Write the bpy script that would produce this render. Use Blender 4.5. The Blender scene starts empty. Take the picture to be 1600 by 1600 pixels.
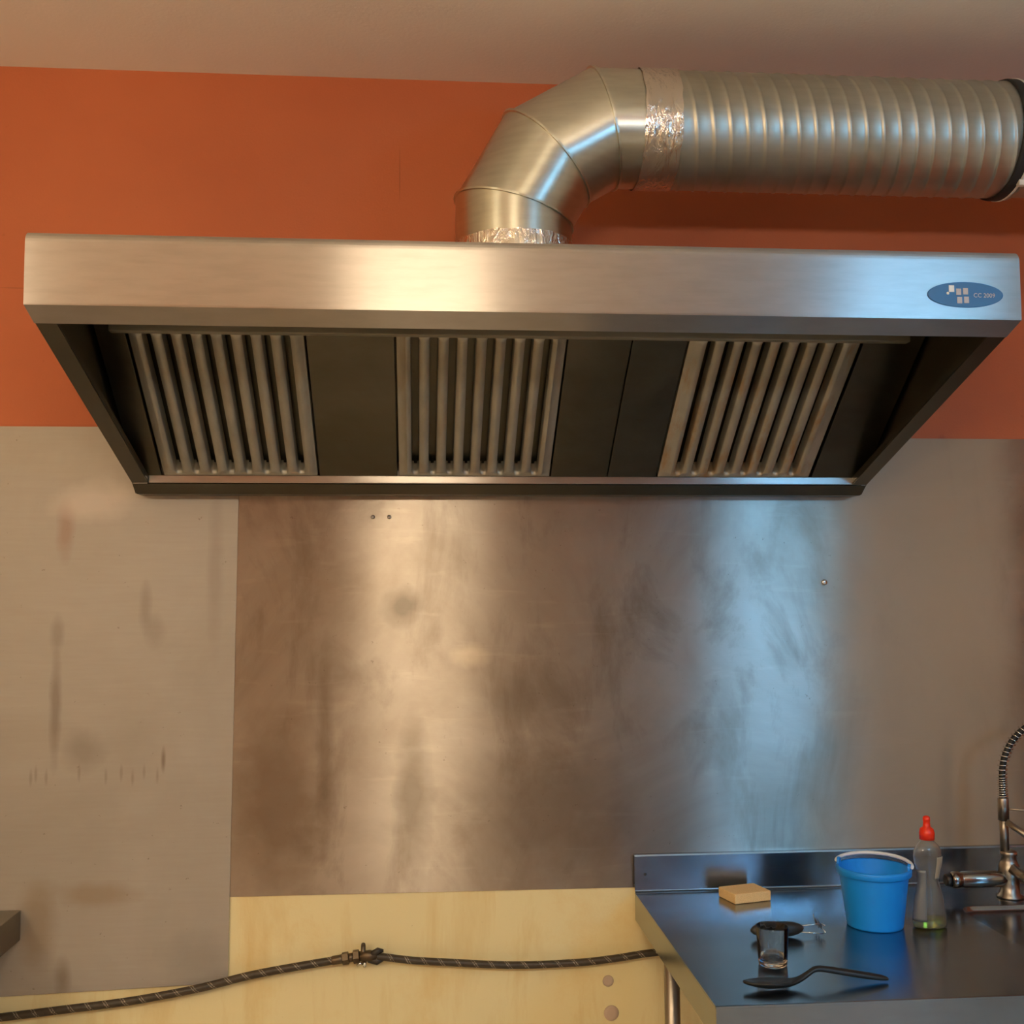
import bpy, bmesh, math, random
from mathutils import Vector, Matrix
random.seed(7)
sc = bpy.context.scene
col = sc.collection
PI = math.pi

# ------------------------------------------------------------ mesh helpers
class MB:
    """collects shapes into one bmesh, linked as ONE object"""
    def __init__(self):
        self.bm = bmesh.new()
    def face(self, vs, mi=0, smooth=False):
        try:
            f = self.bm.faces.new(vs)
        except ValueError:
            return None
        f.material_index = mi; f.smooth = smooth
        return f
    def box(self, a, b, mi=0, bev=0.0):
        x0, y0, z0 = a; x1, y1, z1 = b
        t = bmesh.new()
        v = [t.verts.new(p) for p in ((x0,y0,z0),(x1,y0,z0),(x1,y1,z0),(x0,y1,z0),(x0,y0,z1),(x1,y0,z1),(x1,y1,z1),(x0,y1,z1))]
        for q in ((0,3,2,1),(4,5,6,7),(0,1,5,4),(1,2,6,5),(2,3,7,6),(3,0,4,7)):
            t.faces.new([v[i] for i in q])
        if bev:
            bmesh.ops.bevel(t, geom=t.edges[:], offset=bev, segments=2, affect='EDGES', profile=0.6)
        self.merge(t, mi)
        return self
    def merge(self, t, mi=0, smooth=None):
        m = {}
        for v in t.verts: m[v] = self.bm.verts.new(v.co)
        for f in t.faces:
            self.face([m[v] for v in f.verts], mi, f.smooth if smooth is None else smooth)
        t.free()
    def rings(self, rings, closed=True, cap=True, mi=0, smooth=True, loop=False):
        R = [[self.bm.verts.new(p) for p in r] for r in rings]
        n = len(R[0])
        idx = list(zip(range(len(R)-1), range(1, len(R))))
        if loop: idx.append((len(R)-1, 0))
        for i, j in idx:
            for k in range(n if closed else n-1):
                l = (k+1) % n
                self.face([R[i][k], R[i][l], R[j][l], R[j][k]], mi, smooth)
        if cap and not loop and closed:
            self.face(R[0][::-1], mi, False); self.face(R[-1], mi, False)
        return self
    def tube(self, pts, r, n=12, mi=0, cap=True, smooth=True):
        pts = [Vector(p) for p in pts]
        rs = r if isinstance(r, (list, tuple)) else [r]*len(pts)
        up = None; rings = []
        for i, p in enumerate(pts):
            t = (pts[min(i+1, len(pts)-1)] - pts[max(i-1, 0)]).normalized()
            if up is None:
                up = Vector((0,0,1)) if abs(t.z) < .9 else Vector((0,1,0))
            s = t.cross(up).normalized(); up = s.cross(t).normalized()
            rings.append([p + (s*math.cos(a) + up*math.sin(a))*rs[i] for a in [2*PI*k/n for k in range(n)]])
        return self.rings(rings, cap=cap, mi=mi, smooth=smooth)
    def lathe(self, prof, c=(0,0,0), n=48, axis='z', sx=1, sy=1, cap=True, mi=0, smooth=True, rot=0):
        rings = []
        for r, h in prof:
            ring = []
            for k in range(n):
                a = 2*PI*k/n + rot
                if axis == 'z': p = Vector((r*math.cos(a)*sx, r*math.sin(a)*sy, h))
                elif axis == 'x': p = Vector((h, r*math.cos(a), r*math.sin(a)))
                else: p = Vector((r*math.cos(a), h, r*math.sin(a)))
                ring.append(p + Vector(c))
            rings.append(ring)
        return self.rings(rings, cap=cap, mi=mi, smooth=smooth)
    def prism(self, poly, x0, x1, mi=0):
        """polygon in (y,z) extruded along x"""
        a = [self.bm.verts.new((x0, y, z)) for y, z in poly]
        b = [self.bm.verts.new((x1, y, z)) for y, z in poly]
        n = len(poly)
        for k in range(n):
            l = (k+1) % n
            self.face([a[k], a[l], b[l], b[k]], mi)
        self.face(a[::-1], mi); self.face(b, mi)
        return self
    def sheet(self, line, th, x0, x1, mi=0):
        """folded sheet: polyline in (y,z), thickness th to its left, extruded along x"""
        P = [Vector(p) for p in line]; off = []
        for i, p in enumerate(P):
            ns = []
            if i > 0: d = (P[i]-P[i-1]).normalized(); ns.append(Vector((-d.y, d.x)))
            if i < len(P)-1: d = (P[i+1]-P[i]).normalized(); ns.append(Vector((-d.y, d.x)))
            nn = sum(ns, Vector((0,0))).normalized()
            off.append(p + nn*th/max(.3, nn.dot(ns[0])))
        return self.prism([tuple(p) for p in P] + [tuple(p) for p in reversed(off)], x0, x1, mi)
    def xf(self, m):
        self.bm.transform(m); return self
    def build(self, name, mats, parent=None, uv=True, bevel=0, autosmooth=None):
        bmesh.ops.recalc_face_normals(self.bm, faces=self.bm.faces[:])
        me = bpy.data.meshes.new(name)
        self.bm.to_mesh(me); self.bm.free()
        if not isinstance(mats, (list, tuple)): mats = [mats]
        for m in mats: me.materials.append(m)
        if uv:
            ul = me.uv_layers.new(name='UVMap')
            for p in me.polygons:
                n = p.normal
                for li in p.loop_indices:
                    c = me.vertices[me.loops[li].vertex_index].co
                    if abs(n.x) > .8: ul.data[li].uv = (c.y, c.z)
                    elif abs(n.z) > .75: ul.data[li].uv = (c.x, c.y)
                    else: ul.data[li].uv = (c.x, c.z)
        o = bpy.data.objects.new(name, me)
        col.objects.link(o)
        if parent is not None:
            o.parent = parent
            o.matrix_parent_inverse = Matrix.Translation(-base_of(parent))
        if bevel:
            md = o.modifiers.new('Bevel', 'BEVEL'); md.width = bevel; md.segments = 2; md.limit_method = 'ANGLE'; md.angle_limit = math.radians(40)
        return o

def base_of(o):
    v = Vector((0,0,0))
    if o.type == 'EMPTY': v = v + o.location
    return v

def thing(name, loc, label, cat, group=None):
    o = bpy.data.objects.new(name, None); col.objects.link(o)
    o.location = loc; o.empty_display_size = .1
    return tag(o, label, cat, group)
def tag(o, label, cat, group=None):
    o['label'] = label; o['category'] = cat
    if group: o['group'] = group
    return o
def struct(o):
    o['kind'] = 'structure'; return o

# ------------------------------------------------------------ material helpers
class NT:
    def __init__(self, name):
        self.m = bpy.data.materials.new(name); self.m.use_nodes = True
        self.t = self.m.node_tree; self.t.nodes.clear()
        self.out = self.n('ShaderNodeOutputMaterial')
        self.b = self.n('ShaderNodeBsdfPrincipled')
        self.t.links.new(self.b.outputs[0], self.out.inputs[0])
        self._obj = None
    def n(self, ty, **kw):
        d = self.t.nodes.new(ty)
        for k, v in kw.items(): setattr(d, k, v)
        return d
    def set(self, node, key, val):
        s = node.inputs[key]
        if isinstance(val, bpy.types.NodeSocket): self.t.links.new(val, s)
        elif isinstance(val, (tuple, list)) and len(val) == 3 and s.type == 'RGBA': s.default_value = (*val, 1)
        else: s.default_value = val
    def p(self, **kw):
        for k, v in kw.items(): self.set(self.b, k.replace('_', ' '), v)
        return self
    def coord(self, scale=(1,1,1), rot=(0,0,0), kind='Object', loc=(0,0,0)):
        tc = self.n('ShaderNodeTexCoord'); mp = self.n('ShaderNodeMapping')
        self.t.links.new(tc.outputs[kind], mp.inputs[0])
        mp.inputs['Scale'].default_value = scale; mp.inputs['Rotation'].default_value = rot; mp.inputs['Location'].default_value = loc
        return mp.outputs[0]
    def noise(self, scale, vec=None, detail=4, rough=.55, dist=0):
        d = self.n('ShaderNodeTexNoise')
        self.set(d, 'Vector', vec if vec is not None else self.coord())
        d.inputs['Scale'].default_value = scale; d.inputs['Detail'].default_value = detail
        d.inputs['Roughness'].default_value = rough; d.inputs['Distortion'].default_value = dist
        return d.outputs[0]
    def ramp(self, fac, stops, interp='LINEAR'):
        d = self.n('ShaderNodeValToRGB'); self.set(d, 'Fac', fac)
        cr = d.color_ramp; cr.interpolation = interp
        while len(cr.elements) < len(stops): cr.elements.new(.5)
        for e, (p, c) in zip(cr.elements, stops):
            e.position = p; e.color = (*c, 1) if isinstance(c, (tuple, list)) else (c, c, c, 1)
        return d.outputs[0]
    def mr(self, v, a, b, c, d):
        m = self.n('ShaderNodeMapRange')
        for k, x in zip(('Value','From Min','From Max','To Min','To Max'), (v,a,b,c,d)): self.set(m, k, x)
        return m.outputs[0]
    def math(self, op, a, b=0.0, c=None):
        m = self.n('ShaderNodeMath', operation=op)
        self.set(m, 0, a); self.set(m, 1, b)
        if c is not None: self.set(m, 2, c)
        return m.outputs[0]
    def mix(self, fac, a, b, mode='MIX'):
        m = self.n('ShaderNodeMix', data_type='RGBA', blend_type=mode)
        self.set(m, 0, fac); self.set(m, 6, a); self.set(m, 7, b)
        return m.outputs[2]
    def bump(self, h, strength=.2, dist=.01, normal=None):
        d = self.n('ShaderNodeBump'); self.set(d, 'Height', h)
        d.inputs['Strength'].default_value = strength; d.inputs['Distance'].default_value = dist
        if normal is not None: self.set(d, 'Normal', normal)
        return d.outputs[0]
    def blob(self, x, z, rx, rz, soft=.6, wob=.5):
        """soft-edged blotch centred at wall position (x, z)"""
        mp = self.n('ShaderNodeMapping', vector_type='POINT')
        tc = self.n('ShaderNodeTexCoord')
        wn = self.n('ShaderNodeTexNoise'); wn.inputs['Scale'].default_value = 14; wn.inputs['Detail'].default_value = 4
        self.t.links.new(tc.outputs['Object'], wn.inputs['Vector'])
        self.t.links.new(tc.outputs['Object'], mp.inputs[0])
        mp.inputs['Location'].default_value = (-x/rx, 0, -z/rz); mp.inputs['Scale'].default_value = (1/rx, 0, 1/rz)
        ln = self.n('ShaderNodeVectorMath', operation='LENGTH'); self.t.links.new(mp.outputs[0], ln.inputs[0])
        d = self.math('ADD', ln.outputs['Value'], self.math('MULTIPLY', self.math('SUBTRACT', wn.outputs[0], .5), wob*2))
        return self.mr(d, 1-soft, 1+soft*.6, 1, 0)
    def stains(self, base, lst):
        for x, z, rx, rz, c, k in lst:
            base = self.mix(self.math('MULTIPLY', self.blob(x, z, rx, rz), k), base, c)
        return base
    def tangent(self, a, rot=.25):
        d = self.n('ShaderNodeTangent', direction_type='UV_MAP'); d.uv_map = 'UVMap'
        self.p(Anisotropic=a, Anisotropic_Rotation=rot); self.set(self.b, 'Tangent', d.outputs[0])
        return self

def plain(name, c, rough=.5, metal=0.0, **kw):
    t = NT(name); t.p(Base_Color=c, Roughness=rough, Metallic=metal, **kw)
    return t.m

def steel(name, c0, c1, r0, r1, aniso=.6, cloud=2.0, wave=.0, brush=.15, metal=1.0, spots=0.0, spotcol=(.12,.09,.06)):
    """worn brushed stainless: cloudy tint and gloss, fine horizontal brushing, optional specks of dirt"""
    t = NT(name)
    cl = t.noise(cloud, detail=6, rough=.6, dist=.6)
    fine = t.noise(30, t.coord((.35,.35,2.2)), detail=5)
    base = t.mix(t.mr(cl, .35, .65, 0, 1), c0, c1)
    base = t.mix(t.mr(fine, .4, .7, 0, .12), base, spotcol)
    if spots:
        sp = t.noise(38, detail=3, rough=.7)
        base = t.mix(t.mr(sp, .66, .74, 0, spots), base, spotcol)
    scr = t.noise(300, t.coord((.02,.3,1)), detail=2)
    nrm = t.bump(scr, brush, .0006)
    if wave:
        w = t.noise(2.2, t.coord((1,1,.55)), detail=2, rough=.4)
        nrm = t.bump(w, 1.0, wave, nrm)
    t.p(Base_Color=base, Metallic=metal, Roughness=t.mr(cl, .3, .7, r0, r1), Normal=nrm)
    if aniso: t.tangent(aniso)
    return t.m

# ------------------------------------------------------------ materials
M = {}
def paint_orange():
    t = NT('orange_wall_paint')
    big = t.noise(1.3, detail=3); fine = t.noise(160, detail=3)
    c = t.mix(t.mr(big, .3, .7, 0, 1), (.50,.125,.042), (.57,.155,.055))
    c = t.mix(t.mr(t.noise(45, detail=4), .68, .72, 0, .25), c, (.35,.1,.03))
    c = t.stains(c, [(-.30,2.92,.0016,.075,(.25,.07,.02),.6), (-1.35,2.57,.06,.0012,(.25,.07,.02),.5), (1.28,2.168,.012,.012,(.35,.09,.04),.5)])
    t.p(Base_Color=c, Roughness=.55, Normal=t.bump(fine, .25, .002))
    t.p(Specular_IOR_Level=.35)
    return t.m
M['orange'] = paint_orange()
def paint_cream():
    t = NT('stained_cream_paint')
    st = t.noise(5, t.coord((1.6,1,.35)), detail=5, rough=.65, dist=.4)
    blot = t.noise(3.2, detail=6, rough=.7)
    c = t.mix(t.mr(st, .5, .78, 0, .65), (.79,.67,.36), (.62,.38,.10))
    c = t.mix(t.mr(blot, .52, .75, 0, .55), c, (.70,.46,.15))
    c = t.mix(t.mr(t.noise(60, detail=4, rough=.7), .70, .74, 0, .8), c, (.25,.15,.05))
    t.p(Base_Color=c, Roughness=.6, Normal=t.bump(t.noise(120, detail=3), .2, .002))
    return t.m
M['cream'] = paint_cream()
def ceiling_mat():
    t = NT('off_white_ceiling_plaster')
    c = t.mix(t.mr(t.noise(2.0, detail=4), .3, .7, 0, 1), (.87,.81,.69), (.90,.85,.74))
    t.p(Base_Color=c, Roughness=.85, Normal=t.bump(t.noise(90, detail=3), .2, .003))
    return t.m
M['ceiling'] = ceiling_mat()
def floor_mat():
    t = NT('brown_floor_tiles')
    b = t.n('ShaderNodeTexBrick'); b.offset = 0
    t.set(b, 'Vector', t.coord()); t.set(b, 'Color1', (.50,.43,.34)); t.set(b, 'Color2', (.54,.47,.38)); t.set(b, 'Mortar', (.07,.05,.04))
    b.inputs['Scale'].default_value = 3.3; b.inputs['Brick Width'].default_value = 1; b.inputs['Row Height'].default_value = 1; b.inputs['Mortar Size'].default_value = .015
    t.p(Base_Color=b.outputs[0], Roughness=.45)
    return t.m
M['floor'] = floor_mat()
M['brown_dado'] = plain('dark_brown_dado_paint', (.11,.075,.055), .6)
M['beige'] = plain('beige_wall_paint', (.62,.50,.33), .7)
M['tan'] = plain('warm_tan_wall_paint', (.85,.62,.38), .7)
M['white'] = plain('white_enamel', (.8,.8,.78), .4)
def emit(name, c, s):
    t = NT(name); t.p(Base_Color=(.8,.8,.8), Emission_Color=c, Emission_Strength=s); return t.m
M['lamp_warm'] = emit('warm_lamp_diffuser', (1.0,.81,.55), 100.0)
M['lamp_cool'] = emit('cool_lamp_diffuser', (.22,.60,1.0), 72.0)
M['patch'] = plain('grey_filler', (.50,.38,.29), .8)

M['hood'] = steel('brushed_hood_steel', (.47,.44,.41), (.54,.51,.48), .285, .33, 1.0, 1.6, .0012, .06)
M['hood_in'] = steel('shaded_greasy_hood_steel', (.12,.112,.085), (.16,.148,.115), .30, .45, .4, 4, 0, .1, spots=.4)  # greasy inner steel, base darkened further to paint in shade under the hood
M['rail'] = steel('pale_rail_steel', (.30,.28,.21), (.36,.33,.26), .38, .5, .4, 4, 0, .1, metal=.6)
def filter_mat(name, grease):
    t = NT(name)
    cl = t.noise(9, t.coord((2.5,1,1)), detail=5)
    base = t.mix(t.mr(cl, .35, .7, 0, 1), (.46,.44,.37), (.36,.34,.28))
    g = t.noise(7, t.coord((3,.8,.8)), detail=5, rough=.65)
    base = t.mix(t.mr(g, .5, .72, 0, grease), base, (.40,.22,.07))
    ao = t.n('ShaderNodeNewGeometry')
    t.p(Base_Color=base, Metallic=.6, Roughness=t.mr(cl, .3, .7, .40, .55))
    return t.m
M['filter'] = filter_mat('baffle_filter_steel', .25)
M['filter_greasy'] = filter_mat('grease_stained_baffle_steel', .9)
M['gap'] = plain('black_soot', (.006,.005,.004), .9)
M['panel_dull'] = steel('dull_wall_steel', (.44,.385,.325), (.50,.445,.38),   .50, .60, .3, 1.4, .001, .1, metal=.4, spots=.5)
def panel_main():
    t = NT('scuffed_wall_steel')
    cl = t.noise(1.7, detail=7, rough=.62, dist=.8)
    sm = t.noise(4.5, t.coord((1,1,.45), (0,.25,0)), detail=6, rough=.65, dist=.6)
    base = t.mix(t.mr(cl, .35, .65, 0, 1), (.34,.29,.245), (.47,.425,.375))
    base = t.mix(t.mr(sm, .52, .72, 0, .7), base, (.22,.17,.135))
    ar = t.noise(20, t.coord((.22,1,1.3), (0,.75,0)), detail=4, dist=.3)          # wiping arcs
    base = t.mix(t.mr(ar, .58, .75, 0, .16), base, (.74,.66,.56))
    sp = t.noise(55, detail=3, rough=.75)
    base = t.mix(t.mr(sp, .69, .74, 0, .5), base, (.12,.09,.07))
    rough = t.mr(sm, .3, .7, .285, .36)
    nrm = t.bump(t.noise(420, t.coord((.015,.3,1)), detail=2), .22, .0006)
    w = t.noise(1.6, t.coord((1.2,1,.5)), detail=2, rough=.4)
    nrm = t.bump(w, 1.0, .003, nrm)
    base = t.stains(base, [(-.29,1.69,.05,.05,(.12,.10,.08),.6), (-.26,1.16,.045,.20,(.13,.10,.075),.55), (-.62,1.15,.12,.22,(.17,.11,.07),.55),  # low dark blotches paint in dim reflections of the room; others are smudges
        (-.50,1.30,.02,.25,(.14,.10,.07),.4), (.10,1.12,.22,.16,(.16,.12,.095),.5), (.02,1.42,.05,.06,(.15,.11,.08),.4), (-.10,1.55,.05,.03,(.72,.62,.48),.35),
        (.62,1.25,.03,.20,(.2,.17,.14),.3), (.80,1.55,.05,.05,(.2,.17,.14),.25)])
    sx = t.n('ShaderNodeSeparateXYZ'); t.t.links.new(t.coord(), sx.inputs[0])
    dull_zone = t.mr(t.math('ADD', sx.outputs[0], t.math('MULTIPLY', t.noise(2.5, detail=5), .35)), 1.02, 1.22, 0, 1)
    dull_zone = t.math('MULTIPLY', dull_zone, t.mr(sx.outputs[0], 1.42, 1.50, 1, 0))   # paler, less metallic zone over the right end
    base = t.mix(t.math('MULTIPLY', dull_zone, .8), base, (.46,.375,.28))
    t.p(Base_Color=base, Metallic=t.mr(dull_zone, 0, 1, .93, .45), Roughness=rough, Normal=nrm)
    t.tangent(1.0)
    return t.m
def panel_left():
    t = NT('dull_pale_wall_steel')
    cl = t.noise(1.6, detail=6, rough=.6, dist=.6)
    base = t.mix(t.mr(cl, .35, .65, 0, 1), (.345,.305,.26), (.41,.37,.32))
    gr = t.noise(120, t.coord((.06,1,1)), detail=3)
    base = t.mix(t.mr(gr, .35, .7, 0, .10), base, (.25,.2,.15))
    base = t.mix(t.mr(t.noise(42, detail=3, rough=.75), .69, .74, 0, .55), base, (.13,.09,.06))
    dk = (.20,.16,.13)
    base = t.stains(base, [(-1.215,1.42,.014,.14,dk,.7), (-1.215,1.62,.016,.05,dk,.45), (-1.20,1.90,.022,.07,(.28,.17,.13),.6), (-1.14,1.31,.05,.05,dk,.45),
        (-.985,1.69,.015,.06,dk,.4), (-.96,1.63,.025,.04,dk,.3), (-.80,1.80,.02,.22,(.25,.2,.17),.4), (-.93,1.28,.006,.03,(.12,.08,.05),.6), (-1.13,1.98,.10,.05,(.58,.50,.43),.5),
        (-1.25,.86,.05,.10,(.24,.15,.07),.5), (-1.10,.93,.10,.03,(.26,.17,.09),.45), (-1.18,.72,.02,.05,(.14,.09,.05),.5), (-.83,.76,.09,.06,(.24,.22,.20),.4)]
        + [(x_, 1.24+d_, .004, .020, (.18,.14,.11), .38) for x_, d_ in ((-1.275,0),(-1.262,.01),(-1.235,.0),(-1.15,.012),(-1.08,0),(-1.04,.01),(-1.01,-.005),(-.98,.01),(-.945,.0))])
    t.p(Base_Color=base, Metallic=.4, Roughness=t.mr(cl, .3, .7, .48, .58), Normal=t.bump(gr, .06, .001))
    return t.m
M['panel_dull'] = panel_left()
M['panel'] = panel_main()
M['counter'] = steel('worn_counter_steel', (.25,.28,.315), (.33,.365,.40), .17, .27, .3, 2.4, .0006, .10, spots=.35, spotcol=(.2,.18,.16))
M['galv'] = steel('galvanised_duct_steel', (.66,.66,.57), (.73,.73,.64), .30, .38, .8, 5, .0, .03)
for nd in M['galv'].node_tree.nodes:
    if nd.type == 'BSDF_PRINCIPLED': nd.inputs['Anisotropic Rotation'].default_value = 0.0
M['galv_dull'] = steel('dusty_spiral_duct_steel', (.46,.45,.37), (.53,.52,.44), .36, .45, 0, 6, .0, .05, metal=.95)
def foil():
    t = NT('crinkled_foil_tape')
    h = t.noise(34, t.coord((1.6,.6,.6)), detail=4, rough=.6, dist=1.2)
    t.p(Base_Color=(.78,.72,.64), Metallic=1, Roughness=.16, Normal=t.bump(h, .9, .008))
    return t.m
M['foil'] = foil()
M['black_rubber'] = plain('black_rubber', (.012,.012,.012), .6)
M['black_plastic'] = plain('black_plastic', (.010,.011,.012), .38)
M['tie'] = plain('clear_nylon', (.75,.70,.62), .4)
M['chrome'] = plain('scaled_chrome', (.36,.32,.28), .36, 1.0)
M['chrome_dark'] = plain('dark_tarnished_chrome', (.30,.28,.26), .16, 1.0)
M['wire'] = plain('bright_steel_wire', (.75,.75,.73), .2, 1.0)
M['blue'] = plain('blue_bucket_plastic', (.004,.27,.88), .42)
M['handle_white'] = plain('white_handle_plastic', (.78,.80,.82), .4)
M['red'] = plain('red_cap_plastic', (.80,.03,.006), .35)
M['badge_blue'] = plain('blue_badge_enamel', (.045,.16,.38), .35)
M['badge_grey'] = plain('grey_badge_print', (.52,.50,.52), .4)
M['badge_white'] = plain('white_badge_print', (.88,.92,.92), .4)
M['brass'] = plain('dirty_brass', (.13,.095,.06), .45, .8)
M['filth'] = plain('dark_fitting', (.04,.033,.025), .5, .3)
def sponge_mat():
    t = NT('yellow_sponge_foam')
    v = t.n('ShaderNodeTexVoronoi'); t.set(v, 'Vector', t.coord()); v.inputs['Scale'].default_value = 420
    c = t.mix(t.mr(v.outputs[0], .0, .6, .5, 0), (.95,.66,.31), (.62,.36,.13))
    t.p(Base_Color=c, Roughness=.9, Normal=t.bump(v.outputs[0], .6, .002))
    return t.m
M['sponge'] = sponge_mat()
def glassy(name, c, rough=.03, ior=1.45):
    t = NT(name); t.p(Base_Color=c, Roughness=rough, IOR=ior, Transmission_Weight=1.0); return t.m
M['glass'] = glassy('clear_glass', (.96,.95,.92), .02, 1.45)
M['pet'] = glassy('clear_bottle_plastic', (.90,.89,.85), .12, 1.33)
for nd in M['pet'].node_tree.nodes:
    if nd.type == 'BSDF_PRINCIPLED': nd.inputs['Transmission Weight'].default_value = .95
M['soap'] = glassy('yellow_green_soap', (.62,.60,.04), .05, 1.33)
M['label'] = plain('silvery_label_film', (.13,.14,.145), .4, .2)
M['label_tan'] = plain('tan_label_film', (.34,.29,.21), .4)
def hose_mat():
    t = NT('braided_rubber_hose')
    uv = t.n('ShaderNodeUVMap'); uv.uv_map = 'UVMap'
    s = t.n('ShaderNodeSeparateXYZ'); t.t.links.new(uv.outputs[0], s.inputs[0])
    u, v = s.outputs[0], s.outputs[1]
    # paired pale braid ticks every 45 mm, slanted round the hose
    ph = t.math('FRACT', t.math('ADD', t.math('MULTIPLY', u, 22.0), t.math('MULTIPLY', v, 1.0)))
    a = t.math('LESS_THAN', t.math('ABSOLUTE', t.math('SUBTRACT', ph, .22)), .035)
    b = t.math('LESS_THAN', t.math('ABSOLUTE', t.math('SUBTRACT', ph, .36)), .035)
    br = t.math('GREATER_THAN', t.noise(420, detail=2), .47)
    tick = t.math('MULTIPLY', t.math('MAXIMUM', a, b), br)
    base = t.mix(t.noise(60, detail=4), (.016,.011,.006), (.065,.044,.024))
    t.p(Base_Color=t.mix(t.math('MULTIPLY', tick, .65), base, (.42,.36,.26)), Roughness=.5)
    return t.m
M['hose'] = hose_mat()
M['table_dark'] = steel('dark_table_steel', (.22,.20,.17), (.28,.26,.22), .35, .5, .3, 5, 0, .1)

# ------------------------------------------------------------ the setting
XL, XR, YB, ZC = -3.2, 3.7, -5.6, 3.199
w = MB(); w.box((XL-.1, 0, 0), (XR+.1, .1, 1.5), 1); w.box((XL-.1, 0, 1.5), (XR+.1, .1, ZC), 0)
# round filler patches left on the lower wall
for px, pz, r in ((.275,.660,.0155), (.283,.574,.021)):
    w.lathe([(r,0), (r*.95,-.0018), (r*.5,-.0026), (.0005,-.0024)], (px,0,pz), 20, 'y', mi=2)
struct(w.build('wall_front', [M['orange'], M['cream'], M['patch']]))
struct(MB().box((XL-.1, YB, 0), (XL, 0, ZC)).build('wall_left', M['beige']))
struct(MB().box((XR, YB, 0), (XR+.1, 0, ZC)).build('wall_right', M['tan']))
# wall behind the camera with a tall window
wx0, wx1, wz0, wz1 = 2.15, 3.0, .55, 2.98
b = MB()
for (x0, x1, z0, z1) in ((XL-.1, wx0, 0, ZC), (wx1, XR+.1, 0, ZC), (wx0, wx1, 0, wz0), (wx0, wx1, wz1, ZC)):
    if z0 < 1.75 < z1:
        b.box((x0, YB-.1, z0), (x1, YB, 1.75), 1); b.box((x0, YB-.1, 1.75), (x1, YB, z1), 0)
    else:
        b.box((x0, YB-.1, z0), (x1, YB, z1), 1 if z1 < 1.75 else 0)
struct(b.build('wall_behind', [M['orange'], M['brown_dado']]))
wf = MB()
for (x0, x1, z0, z1) in ((wx0, wx0+.05, wz0, wz1), (wx1-.05, wx1, wz0, wz1), (wx0, wx1, wz0, wz0+.05), (wx0, wx1, wz1-.05, wz1), (wx0, wx1, 1.9, 1.94)):
    wf.box((x0, YB-.07, z0), (x1, YB-.02, z1))
wfo = struct(wf.build('window_1', M['white']))
pane = MB().box((wx0+.04, YB-.05, wz0+.04), (wx1-.04, YB-.045, wz1-.04)).build('pane', glassy('window_glass', (1,1,1), 0, 1.01), wfo)
struct(MB().box((2.12, -1.0, 0), (2.22, 0, ZC)).build('wall_partition', M['orange']))
struct(MB().box((XL-.1, YB-.1, -.1), (XR+.1, .1, 0)).build('floor', M['floor']))
struct(MB().box((XL-.1, YB-.1, ZC), (XR+.1, .1, ZC+.1)).build('ceiling', M['ceiling']))

# ------------------------------------------------------------ ceiling lights of the room
ZL = 2.38
def ceiling_light(x, y, lx, ly, label, mat='lamp_warm'):
    """batten with a lens all round, hung on two rods"""
    t = thing('ceiling_light', (x, y, ZC), label, 'ceiling light', 'hanging batten lights')
    MB().box((x-lx/2, y-ly/2, ZL-.045), (x+lx/2, y+ly/2, ZL+.045), bev=.02).build('diffuser', M[mat], t)
    for sg in (-1, 1):
        xe = x + sg*lx/2
        MB().box((min(xe, xe+sg*.025), y-ly/2-.004, ZL-.05), (max(xe, xe+sg*.025), y+ly/2+.004, ZL+.05), bev=.004).build('end_cap', M['white'], t)
        MB().tube([(x+sg*lx*.4, y, ZL+.04), (x+sg*lx*.4, y, ZC-.001)], .005, 8).build('rod', M['white'], t)
ceiling_light(-.24, -3.4, .56, .20, 'warm white ceiling light facing the middle of the extractor hood')
ceiling_light(-2.22, -3.4, .68, .20, 'warm white ceiling light towards the left side of the room')
ceiling_light(1.88, -3.4, .62, .20, 'cool white ceiling light towards the window side of the room', 'lamp_cool')

# ------------------------------------------------------------ wall cladding
def panel(name, poly_x0, x1, z0, z1, y0, y1, mat, label):
    o = MB().box((poly_x0, -y1, z0), (x1, -y0, z1)).build(name, mat, bevel=.0006)
    return tag(o, label, 'wall panel')
# slightly crooked sheets: own corner heights
def sheetpanel(name, corners, y, th, mat, label, dents=()):
    m = MB()
    (ax, az), (bx, bz), (cx_, cz_), (dx_, dz_) = corners      # bl br tr tl
    NX, NZ = 60, 60
    fr = []
    for i in range(NZ+1):
        row = []
        for j in range(NX+1):
            u, v = j/NX, i/NZ
            x = (ax*(1-u)+bx*u)*(1-v) + (dx_*(1-u)+cx_*u)*v
            z = (az*(1-u)+bz*u)*(1-v) + (dz_*(1-u)+cz_*u)*v
            row.append(m.bm.verts.new((x, -y-th, z)))
        fr.append(row)
    for i in range(NZ):
        for j in range(NX):
            m.face([fr[i][j], fr[i][j+1], fr[i+1][j+1], fr[i+1][j]], 0, False)
    # edges back to the wall
    edge = [fr[0][j] for j in range(NX+1)] + [fr[i][NX] for i in range(1, NZ+1)] + [fr[NZ][j] for j in range(NX-1, -1, -1)] + [fr[i][0] for i in range(NZ-1, 0, -1)]
    bk = [m.bm.verts.new((v.co.x, -y, v.co.z)) for v in edge]
    for k in range(len(edge)):
        l = (k+1) % len(edge)
        m.face([edge[k], bk[k], bk[l], edge[l]], 0, False)
    o = m.build(name, mat)
    return tag(o, label, 'wall panel')
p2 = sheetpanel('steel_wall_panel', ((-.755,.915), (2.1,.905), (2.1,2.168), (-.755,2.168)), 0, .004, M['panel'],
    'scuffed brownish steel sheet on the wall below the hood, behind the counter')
p1 = sheetpanel('steel_wall_panel', ((-1.75,.664), (-.752,.692), (-.738,2.186), (-1.75,2.184)), .004, .003, M['panel_dull'],
    'dull pale grey steel sheet on the wall left of the scuffed one')
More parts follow.
